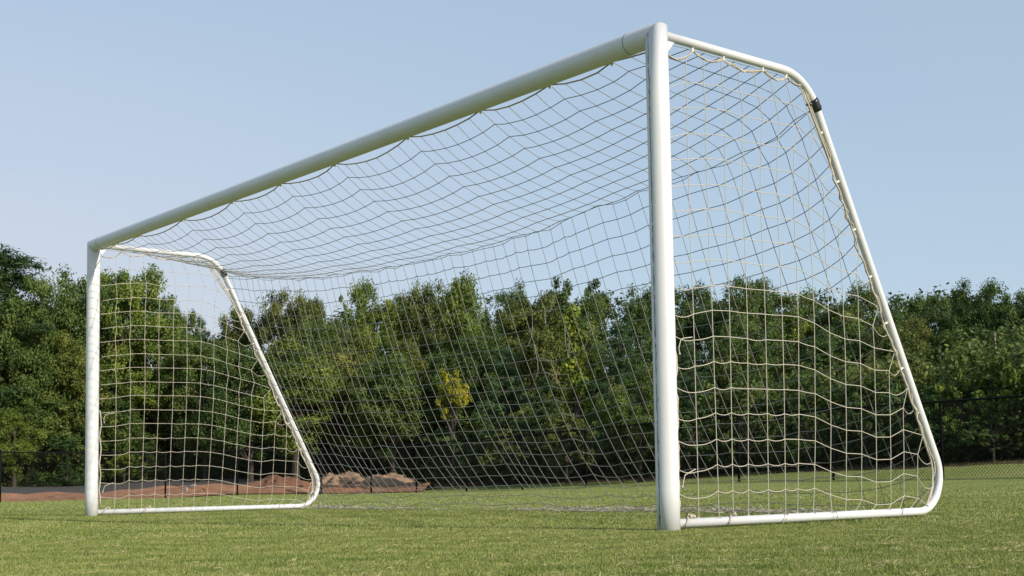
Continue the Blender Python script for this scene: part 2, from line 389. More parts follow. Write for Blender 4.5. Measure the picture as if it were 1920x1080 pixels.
for xx in (-.19, -W+.19):     # sleeve joint line round the bar
    mb = MB(); mb.tube([(xx-.0015, 0, HB+bar_sag(xx)), (xx+.0015, 0, HB+bar_sag(xx))], RP+.0009, NS); mb.build('joint_ring', M_JOINT, cb)

def fillet(P, A, Bq, t, n=10):     # corner P between directions to A and B
    P = np.array(P, float); a = np.array(A, float)-P; b = np.array(Bq, float)-P; a /= np.linalg.norm(a); b /= np.linalg.norm(b)
    p0 = P+a*t; p2 = P+b*t; u = np.linspace(0, 1, n)
    ang = math.acos(np.clip(a@b, -1, 1)); rad = t*math.tan(ang/2); cen = P+(a+b)/np.linalg.norm(a+b)*math.hypot(t, rad)
    v0 = p0-cen; v2 = p2-cen; th = math.acos(np.clip(v0@v2/(rad*rad), -1, 1))
    return [cen+(math.sin((1-q)*th)*v0+math.sin(q*th)*v2)/math.sin(th) for q in u]
def frame_path(x, dt, db, sink):
    a = (x, RP-.01, HS); c1 = (x, dt, HS); c2 = (x, db, ZB); e = (x, RP-.01, ZB)
    return [np.array(a)]+fillet(c1, a, c2, .2)+fillet(c2, c1, e, .36, 16)+[np.array(e)]
frames = []
for x, dt, db in ((0, DT, DB), (-W, DT2, DB2)):
    path = frame_path(x, dt, db, 0); mb = MB(); mb.tube(path, RF, 18); fr = mb.build('side_frame', M_BAR, goal); frames.append((path, fr))
    mb = MB()    # gusset plate under the top tube
    for sx in (-.004, .004):
        for y, z in ((RP-.004, HS-.015), (RP+.075, HS-.015), (RP-.004, HS-.11)): mb.v.append(Vector((x+sx, y, z)))
    mb.f = [(0, 1, 2), (5, 4, 3), (0, 3, 4, 1), (1, 4, 5, 2), (2, 5, 3, 0)]
    mb.build('gusset', M_BAR, fr, False)
def arc(path):
    P = np.array(path); s = np.concatenate([[0], np.cumsum(np.linalg.norm(np.diff(P, axis=0), axis=1))]); return P, s
def along(path, s):
    P, S_ = arc(path); return np.array([np.interp(s, S_, P[:, k]) for k in range(3)])
# black tape on the rear bend of each frame
for (path, fr), s0 in zip(frames, (1.245, 1.29)):
    mb = MB(); pp = [along(path, s0+q) for q in np.linspace(0, .075, 5)]
    mb.tube(pp, RF+.005, 16, True, [RF+.004, RF+.008, RF+.006, RF+.009, RF+.004])
    c = along(path, s0+.03)
    if s0 < 1.27:
        mb.ball((c[0], c[1]-.036, c[2]-.01), .018, 8, (.8, 1.6, .8)); mb.ball((c[0], c[1]-.066, c[2]-.016), .009, 6)
    mb.build('tape_wrap', M_TAPE, fr)

# ---- net simulation: inextensible cords, gravity, pinned where they are laced
def relax(P, pin, rh, rv, okh, okv, steps=420, iters=7, grav=.0016, floor=.006):
    P = P.copy(); Q = P.copy(); w_ = (~pin).astype(float)
    def fix(a, b, wa, wb, rest, ok):
        d = b-a; l = np.linalg.norm(d, axis=-1)+1e-9; s = wa+wb; s = np.where(s > 0, s, 1)
        c = np.where((l > rest) & ok, (l-rest)/l/s, 0)[..., None]*d
        a += c*wa[..., None]; b -= c*wb[..., None]
    for st in range(steps):
        v = (P-Q)*.97; v[np.abs(P[..., 2]) < floor+.004] *= .3; Q = P.copy(); P = P+(v+np.array([0, 0, -grav]))*w_[..., None]
        for it in range(iters):
            for s in (0, 1):
                fix(P[:, s:-1:2], P[:, s+1::2], w_[:, s:-1:2], w_[:, s+1::2], rh[:, s::2], okh[:, s::2])
                fix(P[s:-1:2], P[s+1::2], w_[s:-1:2], w_[s+1::2], rv[s::2], okv[s::2])
            P[..., 2] = np.maximum(P[..., 2], floor)
    return P
CR = .0022
def cord_mesh(mb_list, A_, B_, rest, r, sag=True, n=4, side=None):
    """tubes of 5 sides from A to B with the slack hanging as a shallow curve; vectorised"""
    d = B_-A_; l = np.linalg.norm(d, axis=1); ex = np.clip(rest-l, 0, .03)
    s = np.sqrt(.375*l*ex)*(1 if sag else .3)*.85
    u = np.linspace(0, 1, n+1)
    C_ = A_[:, None]+d[:, None]*u[None, :, None]; C_[..., 2] -= (4*u*(1-u))[None]*s[:, None]
    C_[..., 2] = np.maximum(C_[..., 2], .004)
    t = d/(l[:, None]+1e-9); up = np.where(np.abs(t[:, 2:3]) > .9, np.array([[1., 0, 0]]), np.array([[0, 0, 1.]]))
    a = np.cross(t, up); a /= np.linalg.norm(a, axis=1)[:, None]+1e-9; b = np.cross(t, a); K = 5
    g_ = 2*np.pi*np.arange(K)/K
    ring = (a[:, None]*np.cos(g_)[None, :, None]+b[:, None]*np.sin(g_)[None, :, None])*r
    V = (C_[:, :, None]+ring[:, None]).reshape(-1, 3); m = len(A_); F = []
    base = (np.arange(m)*(n+1)*K)[:, None, None]+(np.arange(n)*K)[None, :, None]; k = np.arange(K)[None, None]; k1 = (k+1) % K
    F = np.stack([base+k, base+k1, base+K+k1, base+K+k], -1).reshape(-1, 4)
    mb_list.append((V, F))
def knots(lst, P, r):
    o = np.array([[1, 0, 0], [0, 1, 0], [-1, 0, 0], [0, -1, 0], [0, 0, 1], [0, 0, -1.]])*r
    V = (P[:, None]+o[None]).reshape(-1, 3); b = (np.arange(len(P))*6)[:, None, None]
    tri = np.array([[0, 1, 4, 4], [1, 2, 4, 4], [2, 3, 4, 4], [3, 0, 4, 4]]); 
    q = np.array([[4, 0, 5, 1], [4, 1, 5, 2], [4, 2, 5, 3], [4, 3, 5, 0]])
    q = np.array([[0, 1, 4, 4]])
    F = []
    for a_, b_ in ((0, 1), (1, 2), (2, 3), (3, 0)): F += [[a_, b_, 4], [b_, a_, 5]]
    lst.append((V, np.array(F)[None]+b))
def merge(lst, name, mat, parent, kn=None):
    me_v = []; faces = []; off = 0
    for V, F in lst: me_v.append(V); faces.append(F.reshape(-1, F.shape[-1])+off); off += len(V)
    V = np.concatenate(me_v)
    quads = np.concatenate([f for f in faces if f.shape[1] == 4]); tris = [f for f in faces if f.shape[1] == 3]
    if tris:
        T = np.concatenate(tris); quads = np.concatenate([quads[:, [0, 1, 2]], quads[:, [0, 2, 3]], T])
    me = mesh_np(name, V, quads); return link(name, me, mat, parent, True)
def strand(lst, pts, r=CR, sub=1):
    P = np.array(pts, float); cord_mesh(lst, P[:-1], P[1:], np.linalg.norm(np.diff(P, axis=0), axis=1), r, False, sub)

rg = np.random.default_rng(11)
# roof and back panel as one sheet
NC = 58; NT = 10; NB = 21; cell = W/NC
nr = NT+NB+1
xsn = -np.linspace(0, W, NC+1)
P0 = np.zeros((nr, NC+1, 3)); pin = np.zeros((nr, NC+1), bool)
sN = np.concatenate([np.linspace(.06, 1.25, NT+1), np.linspace(1.25, 3.80, NB+1)[1:]])
pN, _ = arc(frames[0][0]); pF, _ = arc(frames[1][0])
for j in range(nr):
    a = along(frames[0][0], sN[j]+.02); b = along(frames[1][0], sN[j]*1.02+.05)
    if j <= NT: off = np.array([0, -.01, -.035]); 
    else: off = np.array([0, -.03, -.01])
    a = a+off; b = b+off
    u = np.linspace(0, 1, NC+1)[:, None]; P0[j] = a*(1-u)+b*u
    pin[j, 0] = pin[j, -1] = True
for i in range(NC+1):
    x = xsn[i]; P0[0, i] = (x, .048, HB-RP*.62+bar_sag(x))
clips = [0, 3, 7, 12, 18, 25, 31, 37, 44, 51, 55, 58]
for i in clips: pin[0, i] = True
pin[-1, :] = False
_seam = sorted([tuple(at(px, py, (1.23-CP[1])/((FW+RT*(px-PX)/FP-UP*(py-PY)/FP)[1]))) for px, py in
       ((1500, 215), (1440, 268), (1340, 311), (1215, 352), (1100, 396), (1000, 436), (890, 466), (740, 500), (580, 522), (480, 521))])
_sx = [-W]+[q[0] for q in _seam]+[0]; _sz = [P0[NT, -1, 2]]+[q[2] for q in _seam]+[P0[NT, 0, 2]]
for i in range(1, NC):
    P0[NT, i, 1] = 1.23+.012*math.sin(i*1.1); P0[NT, i, 2] = np.interp(xsn[i], _sx, _sz)+.006*math.sin(i*1.9); pin[NT, i] = True
for i in range(0, NC+1):
    yb = 2.37+.05*math.sin(i*.7)+.04*rg.normal()-.34*math.exp(-min(i, NC-i)/1.6)
    P0[-1, i] = (xsn[i], yb, .008); pin[-1, i] = True
u = np.arange(NC)
rh = np.full((nr, NC), cell*1.008); rh[NT] = cell*1.004; rh[0] = cell*1.007
for j in range(nr): rh[j] *= 1+.004*np.sin(u*.35+j*.5)
rh[NT+1:] = cell*(1.016+.012*rg.random((NB, NC))+.010*np.sin(u*.42+.6)[None])
rv = np.full((nr-1, NC+1), .1275); rv *= 1+.012*np.sin(np.arange(NC+1)*.9)[None]+.008*rg.normal(size=(1, NC+1)); rv[:NT] = .1235*(1+.01*np.sin(np.arange(NC+1)*2*np.pi/7)[None])
for i in range(1, NC):
    yb = 2.38; rv[:NT, i] = np.linalg.norm(P0[NT, i]-P0[0, i])/NT*(1.006+.004*math.sin(i*.9)); rv[NT:, i] = math.hypot(yb-1.23, P0[NT, i, 2])/NB*(1.02+.006*rg.normal())
okh = np.ones((nr, NC), bool); okv = np.ones((nr-1, NC+1), bool)
# torn cells in the back panel
tear = [('v', NT+5, 20), ('h', NT+6, 20), ('v', NT+6, 21), ('h', NT+7, 20), ('v', NT+8, 20)]
for k, j, i in tear:
    if k == 'v': okv[j, i] = False
    else: okh[j, i] = False
PS = relax(P0, pin, rh, rv, okh, okv, 700, 14, .00035)
lst = []
H = np.array([(PS[j, i], PS[j, i+1]) for j in range(1, nr) for i in range(NC) if okh[j, i]]); R_ = np.array([rh[j, i] for j in range(1, nr) for i in range(NC) if okh[j, i]])
cord_mesh(lst, H[:, 0], H[:, 1], R_, CR*1.15)
Vv = np.array([(PS[j, i], PS[j+1, i]) for j in range(nr-1) for i in range(NC+1) if okv[j, i]]); R2 = np.array([rv[j, i] for j in range(nr-1) for i in range(NC+1) if okv[j, i]])
cord_mesh(lst, Vv[:, 0], Vv[:, 1], R2, CR*.92, False, 2)
knots(lst, PS[1:].reshape(-1, 3), CR*1.9)
# second cord tied loosely along the seam, edge cord under the crossbar
sm = PS[NT].copy(); sm[1:-1, 2] += .008*rg.normal(size=NC-1)-.012; sm[1:-1, 1] += .012*rg.normal(size=NC-1)
strand(lst, sm)
# frayed ends hanging from the tear
for (j, i), q in (((NT+5, 20), [(0, 0, 0), (.01, -.01, -.05), (.025, -.02, -.11)]), ((NT+6, 21), [(0, 0, 0), (-.01, 0, -.06), (-.03, -.01, -.12), (-.04, -.01, -.13)]),
                  ((NT+7, 21), [(0, 0, 0), (.005, 0, -.07), (-.03, 0, -.14)]), ((NT+4, 19), [(0, 0, 0), (-.02, -.01, -.06), (-.05, -.01, -.12)])):
    strand(lst, [PS[j, i]+np.array(o_) for o_ in q], CR*1.1); knots(lst, np.array([PS[j, i]+np.array(q[-1])]), .007)
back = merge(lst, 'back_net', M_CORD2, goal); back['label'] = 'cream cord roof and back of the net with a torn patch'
mb = MB(); mb.tube([tuple(p) for p in PS[0]], .0045, 6); 
mb.build('edge_rope', M_ROPE, back)
for i in clips:
    mb = MB(); p = PS[0, i]; mb.tube([(p[0], p[1]-.006, p[2]+.012), (p[0], p[1]+.004, p[2]-.012)], .007, 8); mb.ball((p[0], p[1], p[2]-.014), .009); mb.build('net_clip', M_CLIP, back)
# loose netting lying on the ground behind the goal
lst = []
for q in range(64):
    x0 = rg.uniform(-7.0, -.2) if q < 34 else rg.uniform(-3.6, -.2); n = rg.integers(8, 22); y0 = 2.33+rg.normal()*.09+(.10 if q >= 34 else 0)
    xx = x0-np.cumsum(np.abs(rg.normal(.045, .03, n))); yy = y0+np.cumsum(rg.normal(0, .022, n)); zz = .012+np.abs(rg.normal(0, .018, n))
    strand(lst, np.stack([np.clip(xx, -7.4, 0), yy, zz], 1), CR*1.25, 1)
tag(merge(lst, 'loose_netting', M_ROPE, back), kind='stuff')

# side panels
def side_net(idx, x, dt, db, sgn):
    path, fr = frames[idx]; cy = .133; rows = 19; cz = .1305; cols = int((db-.22)/cy)
    CY = [.06, .27, .51, .83, 1.03, dt+.02]
    def droop(y):
        k = max(0, min(len(CY)-2, int(np.searchsorted(CY, y))-1)); u = (y-CY[k])/(CY[k+1]-CY[k]); u = min(max(u, 0), 1); return .13*u*(1-u)*(1.3 if k == 0 else 1)+(.05*(1-u) if k == 0 else 0)
    slant = lambda z: dt+(db-dt)*(HS-z)/(HS-ZB)
    _pp = np.array([q for q in path if q[1] > dt-.02][::-1]); _k = np.argsort(_pp[:, 2])
    def ybar(z): return float(np.interp(max(z, ZB+.012), _pp[_k, 2], _pp[_k, 1])) if z > ZB+.01 else db-.4
    r2 = np.random.default_rng(20+idx)
    Y = .085+cy*np.arange(cols+1); Z = HS-.092-cz*np.arange(rows)
    P = np.zeros((rows, cols+1, 3)); pn = np.zeros((rows, cols+1), bool); val = np.zeros((rows, cols+1), bool)
    for j in range(rows):
        for i in range(cols+1):
            P[j, i] = (x, Y[i], Z[j]); val[j, i] = Y[i] < slant(Z[j])-.025
    last = [max([i for i in range(cols+1) if val[j, i]]) for j in range(rows)]
    for j in range(rows):
        # free edge laced to the sloping tube, dropped below the tube's own level
        k = last[j]; drop = .135+.03*math.sin(j*.9+idx)+.012*r2.normal()
        z = max(Z[j]-drop, .075); y = min(slant(z), ybar(z))-.045-.018*abs(math.sin(j*1.3))
        P[j, k] = (x, y, z); pn[j, k] = True
        P[j, 0] = (x, .075, Z[j]-.02-.03*abs(math.sin(j*1.7))); pn[j, 0] = (j % 2 == 0) or idx == 0
        for i in range(1, k): P[j, i, 1] = Y[i]
    for i in range(cols+1):
        top = min([j for j in range(rows) if val[j, i]])
        if top == 0: P[0, i] = (x, Y[i], HS-RF-.014-droop(Y[i])); pn[0, i] = True
        if i % 2 == 1 or idx == 0: P[rows-1, i, 2] = .055; 
    P[-1, 1:, 2] = .062; pn[-1, 1:] = True; P[-1, 1:, 0] += .018*np.sin(np.arange(cols)*1.7)
    rhh = cy*(1.052+.02*r2.random((rows, cols)))
    for j in range(rows):
        k = last[j]; d = np.linalg.norm(P[j, k]-P[j, k-1]) if k else 0
        rhh[j, k-1] = max(cy*.6, min(d*1.02, cy*1.5)); rhh[j, max(0, k-4):k-1] = cy*1.05
        rhh[j, 0] = cy*(1.12 if j > 8 else 1.03)
    rvv = np.full((rows-1, cols+1), cz*1.004); rvv[:, 1] = cz*1.03
    kh = val[:, 1:] & val[:, :-1]; kv = val[1:] & val[:-1]
    # first pinned node of the slanting columns follows the tube
    if idx == 1:
        for j, i in ((0, 2), (0, 3), (1, 3)): kh[j, i] = False
        kv[1, 4] = False
    for i in range(cols+1):
        for j in range(rows-1):
            if kv[j, i] and pn[j, i]: rvv[j, i] = max(rvv[j, i], 0)
    pn |= ~val
    Q = relax(P, pn, rhh, rvv, kh, kv, 500, 10, .0004, .03)
    lst = []; A_ = []; 
    for j in range(1, rows):
        for i in range(cols):
            if kh[j, i]: A_.append((Q[j, i], Q[j, i+1], rhh[j, i]))
    bl = MB()
    cord_mesh(lst, np.array([a_[0] for a_ in A_]), np.array([a_[1] for a_ in A_]), np.array([a_[2] for a_ in A_]), CR*1.04, True, 5)
    A_ = [(Q[j, i], Q[j+1, i]) for j in range(rows-1) for i in range(cols+1) if kv[j, i] and i > 0]
    # columns that start on the slope reach up to the laced edge
    for i in range(1, cols+1):
        top = min([j for j in range(rows) if val[j, i]])
        if top > 0:
            z = Q[top, i][2]+.07; yy = Q[top, i][1]
            if top > 0 and last[top-1] < i: A_.append((Q[top, i], Q[top-1, last[top-1]]))
    cord_mesh(lst, np.array([a_[0] for a_ in A_]), np.array([a_[1] for a_ in A_]), np.array([np.linalg.norm(a_[0]-a_[1]) for a_ in A_]), CR, False, 2)
    knots(lst, Q[val], CR*2)
    # dangling torn ends by the post, loops over the ground tube
    for j, o_ in ((11, [(0, .13, .0), (0, .06, -.01), (0, .045, -.02), (0, .03, -.06), (0, .035, -.09)]), (16, [(0, .13, 0), (0, .05, -.03), (0, .03, -.09)])):
        strand(lst, [Q[j, 0]+np.array(v) for v in o_], CR*1.3); knots(lst, np.array([Q[j, 0]+np.array(o_[-1])]), .009)
    for i in range(1, cols):
        if r2.random() < .6:
            p = Q[-1, i]; s_ = r2.choice((-1, 1)); dy = r2.uniform(-.04, .04)
            strand(lst, [p, p+np.array([s_*.028, dy*.4, -.005]), p+np.array([s_*.03, dy, -.03]), (p[0]+s_*.014, p[1]+dy*1.2, .012)], CR*1.1)
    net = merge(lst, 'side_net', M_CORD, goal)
    net['label'] = ('near' if idx == 0 else 'far')+' side panel of the net'
    # lacing rope along the slope and under the top tube, wavering round the net edge
    mb = MB(); e = [Q[j, last[j]] for j in range(rows)]
    rp_ = []
    for a_, b_ in zip(e[:-1], e[1:]):
        for q in np.linspace(0, 1, 4)[:-1]: rp_.append(a_*(1-q)+b_*q+np.array([r2.normal()*.005, r2.normal()*.006, 0]))
    rp_.append(e[-1]); mb.tube(rp_, .006, 6)
    mb.tube([p+np.array([r2.normal()*.005, .012+r2.normal()*.009, r2.normal()*.006]) for p in rp_], .0042, 6)
    tr = [np.array([x, RP+.01, HS-RF-.07])]+[np.array([x, y, HS-RF-.014-droop(y)]) for y in sorted(list(np.arange(.1, dt, .04))+CY[1:-1])]
    tr.append(np.array(along(path, dt+.06))+np.array([0, -.02, -.03])); mb.tube(tr, .005, 6); mb.tube([p+np.array([.004, r2.normal()*.004, r2.normal()*.005]) for p in tr], .004, 6)
    # slack rope beside the post
    mb.tube([(x+r2.normal()*.004, RP+.012+.014*abs(math.sin(k*.45)), .98-k*.035) for k in range(26)], .006, 6)
    # rope wound round the ground tube
    for y0 in (.10, .42 if idx == 0 else .5):
        mb.tube([(x+math.cos(a_)*(RF+.006), y0+a_*.022, ZB+math.sin(a_)*(RF+.006)) for a_ in np.linspace(-.4, 4.2, 14)], .0055, 6)
        for _k in range(7): mb.ball((x+r2.normal()*.006, y0+.06+r2.normal()*.010, ZB+RF+.004+abs(r2.normal())*.007), .0065+.004*r2.random(), 6)
    mb.build('lacing_rope', M_ROPE, net)
    for s0 in [y-.047 for y in CY[1:-1]]+list(np.arange(dt+.25, dt+2.3, .3)):
        p = along(path, s0); ins = np.array([0, -.2, -1]) if s0 < dt else np.array([0, -.9, -.35]); ins = ins/np.linalg.norm(ins)
        mb = MB(); mb.tube([tuple(p+ins*(RF-.004)), tuple(p+ins*(RF+.016))], .0065, 8); mb.ball(tuple(p+ins*(RF+.018)), .009); mb.build('net_clip', M_CLIP, net)
side_net(0, 0.0, DT, DB, 1); side_net(1, -W, DT2, DB2, -1)

#FOLIAGE
# ------------------------------------------------------------------ trees
def leaf_mat(name, stops, tr=.3):
    m, t, o = node_mat(name); lk = t.links.new
    at_ = N(t, 'ShaderNodeAttribute'); at_.attribute_name = 'tint'; oi = N(t, 'ShaderNodeObjectInfo')
    cr = ramp(t, stops); lk(at_.outputs['Fac'], cr.inputs[0])
    c = mixc(t, 1.0, cr.outputs[0], oi.outputs['Color'], 'MULTIPLY')
    d = N(t, 'ShaderNodeBsdfPrincipled', Roughness=.6); d.inputs['Specular IOR Level'].default_value = .25
    tl = N(t, 'ShaderNodeBsdfTranslucent'); lk(c, d.inputs['Base Color']); lk(c, tl.inputs[0])
    mxs = N(t, 'ShaderNodeMixShader'); mxs.inputs[0].default_value = tr; lk(d.outputs[0], mxs.inputs[1]); lk(tl.outputs[0], mxs.inputs[2])
    lk(mxs.outputs[0], o.inputs[0]); return m
M_LEAF = leaf_mat('leaves', [(0, (.042, .074, .018)), (.5, (.092, .145, .032)), (.85, (.155, .205, .048)), (1, (.22, .24, .075))])
M_NEEDLE = leaf_mat('needles', [(0, (.03, .06, .018)), (.5, (.06, .105, .03)), (1, (.11, .16, .045))], .25)

def leaves(C_, R_, n, size, r, asp=.6, sq=.75, tint0=None, droop=0.):
    """n leaves round every clump centre C_ (m,3) radius R_ (m,)"""
    m = len(C_); k = np.repeat(np.arange(m), n); N_ = m*n
    d = r.normal(size=(N_, 3)); d /= np.linalg.norm(d, axis=1)[:, None]
    rad = np.where(r.random(N_) < .7, r.random(N_)**.5, np.minimum(np.abs(r.normal(0, .62, N_)), 1.25))
    p = C_[k]+d*(rad*R_[k])[:, None]*np.array([1, 1, sq]); p[:, 2] -= droop*(d[:, 0]**2+d[:, 1]**2)*R_[k]
    nn = d*.75+np.array([0, 0, .55])+r.normal(size=(N_, 3))*.55; nn /= np.linalg.norm(nn, axis=1)[:, None]
    a = np.cross(nn, r.normal(size=(N_, 3))); a /= np.linalg.norm(a, axis=1)[:, None]+1e-9; b = np.cross(nn, a)
    s = size*(.6+.8*r.random(N_))[:, None]
    V = np.stack([p-a*s, p+b*s*asp, p+a*s, p-b*s*asp], 1).reshape(-1, 3)
    tc_ = (tint0 if tint0 is not None else r.normal(.45, .16, m))
    t = np.clip(tc_[k]+r.normal(0, .13, N_), 0, 1)
    return V, np.repeat(t, 4)
def crown_mesh(V, T, name='crown'):
    F = np.arange(len(V)).reshape(-1, 4); return mesh_np(name, V, F, {'tint': ('POINT', T)})
def limb(mb, a, b, r0, r1, r, n=5, w_=.05):
    a = np.array(a, float); b = np.array(b, float); L_ = np.linalg.norm(b-a); P = []; rr = []
    for i in range(n+1):
        u = i/n; P.append(tuple(a*(1-u)+b*u+r.normal(size=3)*L_*w_*math.sin(math.pi*u)+np.array([0, 0, .10*L_*math.sin(math.pi*u)]))); rr.append(r0*(1-u)+r1*u)
    mb.tube(P, r0, 6, True, rr)
# every variant is unit sized: height 1, scaled per tree; envelopes differ by kind
def broad(seed, low=.12, wide=.36, clumps=105, n=150, top=.5, ls=.0075, gap=0.):
    r = np.random.default_rng(seed); C_ = []; hz = (.96-low)/2; mid = low+hz
    lob = [((0, 0, mid+.02), (wide*.72, wide*.72, hz*.82), 1.6)]
    for k in range(9):       # boughs: smaller masses standing out of the main one
        th = k*2.4+r.normal()*.4; e = r.uniform(-.55, .95); q = math.sqrt(max(.05, 1-e*e*.85))
        c = (math.cos(th)*wide*.66*q, math.sin(th)*wide*.66*q, mid+e*hz*.74); s_ = r.uniform(.26, .44)
        lob.append((c, (wide*s_*1.15, wide*s_*1.15, min(hz, wide*1.1)*s_), .75))
    pw = np.array([l[2] for l in lob]); pw /= pw.sum()
    while len(C_) < clumps:
        c, q, _ = lob[r.choice(len(lob), p=pw)]; d = r.normal(size=3); d /= np.linalg.norm(d); rad = r.uniform(.35, 1)**.4
        p = np.array(c)+d*np.array(q)*rad
        if p[2] > .96 or p[2] < low*.8: continue
        C_.append(p)
    C_ = np.array(C_); R_ = r.uniform(.035, .085, len(C_))*(1 if wide > .2 else .75)
    V, T = leaves(C_, R_, n, ls, r)
    tb = MB(); rb = np.random.default_rng(seed+9)
    tb.tube([(0, 0, -.03), (.004, 0, .15), (.012*rb.normal(), .01*rb.normal(), .4), (.03*rb.normal(), .03*rb.normal(), .75)], .02, 8, True, [.024, .018, .013, .004])
    for i in rb.choice(len(C_), 20, replace=False):
        z0 = max(.1, C_[i][2]*rb.uniform(.45, .75)); limb(tb, (0, 0, z0), C_[i], .008, .0015, rb)
    return (V, T), tb
def pine(seed, low=.2, wide=.30, lay=13, ls=.012, n=140, dense=1.0, open_=.0):
    r = np.random.default_rng(seed); C_ = []; tb = MB(); rb = np.random.default_rng(seed+5)
    tb.tube([(0, 0, -.03), (.004, 0, .3), (.006, .004, .7), (0, 0, .98)], .02, 8, True, [.02, .015, .009, .002])
    for j in range(lay):
        u = (j+.4*r.random())/lay; z = low+(1-low)*u*.97; rad = wide*((1-u)**.75*.92+.08)*(1+.22*r.normal())
        nb = max(3, int(9*(1-u*.5)*dense)); t0 = r.uniform(0, 6.28)
        for k in range(nb):
            th = t0+k*2*math.pi/nb+r.normal()*.25; L_ = rad*r.uniform(.6, 1.12); rise = r.uniform(-.02, .05)
            for q in np.linspace(.35, 1, max(2, int(L_/.055))): C_.append((math.cos(th)*L_*q+r.normal()*.008, math.sin(th)*L_*q+r.normal()*.008, z+rise*q+.06*q*q*L_/wide+r.normal()*.008))
            if r.random() < .5: limb(tb, (0, 0, z-.01), (math.cos(th)*L_*.85, math.sin(th)*L_*.85, z+rise*.8), .005, .001, rb, 3)
    C_.append((0, 0, .97)); C_ = np.array(C_); R_ = r.uniform(.028, .052, len(C_))
    V, T = leaves(C_, R_, n, ls, r, .16, .7)
    return (V, T), tb
VAR = {}
def variant(key, fn, mat):
    (V, T), tb = fn; VAR[key] = (crown_mesh(V, T), mat, tb); VAR[key][0].materials.append(mat)
    me = bpy.data.meshes.new('trunk'); me.from_pydata([tuple(v) for v in tb.v], [], tb.f); me.materials.append(M_BARK); me.update(); VAR[key] = (VAR[key][0], me)
for s in range(4): variant('broad%d' % s, broad(30+s, .045, .34+.03*(s % 2), 230, 230), M_LEAF)
for s in range(2): variant('tall%d' % s, broad(50+s, .04, .25, 210, 200), M_LEAF)
for s in range(2): variant('round%d' % s, broad(60+s, .25, .40, 190, 230, ls=.0072), M_LEAF)
variant('lolly', broad(66, .62, .15, 44, 190, ls=.0085), M_LEAF)
variant('small', broad(63, .46, .19, 90, 90, ls=.0105), M_LEAF)
variant('sparse', broad(67, .2, .2, 46, 70, ls=.012), M_LEAF)
variant('vine', broad(68, .02, .10, 70, 120, ls=.013), M_LEAF)
for s in range(3): variant('pine%d' % s, pine(70+s, .12, .30, 14), M_NEEDLE)
for s in range(2): variant('sapling%d' % s, pine(80+s, .02, .36, 10, .020, 90), M_NEEDLE)
variant('bush0', broad(90, .03, .5, 70, 120, ls=.022), M_LEAF); variant('bush1', broad(91, .03, .62, 70, 120, ls=.022), M_LEAF)

def nm_wide(n): return n not in ('yellow_tree', 'sapling')
def tree(name, cat, label, key, px, py, z, wpx, col, rot=0., group=None, base=None):
    """crown top at photo pixel (px, py), depth z, crown wpx pixels wide"""
    tp = at(px, py, z); gz = float(hgt(tp[0], tp[1])) if base is None else base
    h = tp[2]-gz; ww = wpx/FP*z
    wpx = wpx*(1.40 if key[:3] in ('bro', 'rou', 'tal') and nm_wide(name) else 1.08); cm, tm = VAR[key]; co_ = np.zeros(len(cm.vertices)*3, dtype=np.float32); cm.vertices.foreach_get('co', co_); co_ = co_.reshape(-1, 3)
    ext = np.percentile(np.hypot(co_[:, 0], co_[:, 1]), 97)*2; zt = np.percentile(co_[:, 2], 99.7)
    root = empty(name, (tp[0], tp[1], gz)); tag(root, label, cat, group)
    root.rotation_euler = (0, 0, rot); sz = h/zt; sx = ww/ext; root.scale = (sx, sx, sz)
    for nm, me in (('crown', cm), ('trunk', tm)):
        o = bpy.data.objects.new(nm, me); COL.objects.link(o); o.parent = root
        if nm == 'crown': o.color = (*col, 1)
    return root
G_ = {'dk': (.70, .78, .78), 'md': (1, 1, 1), 'br': (1.45, 1.35, 1.0), 'ol': (1.35, 1.10, .95), 'bn': (1.12, .92, .92), 'bl': (.85, 1.0, 1.15), 'ye': (3.0, 1.95, .75), 'vi': (1.9, 1.6, .9), 'dd': (.55, .62, .65)}
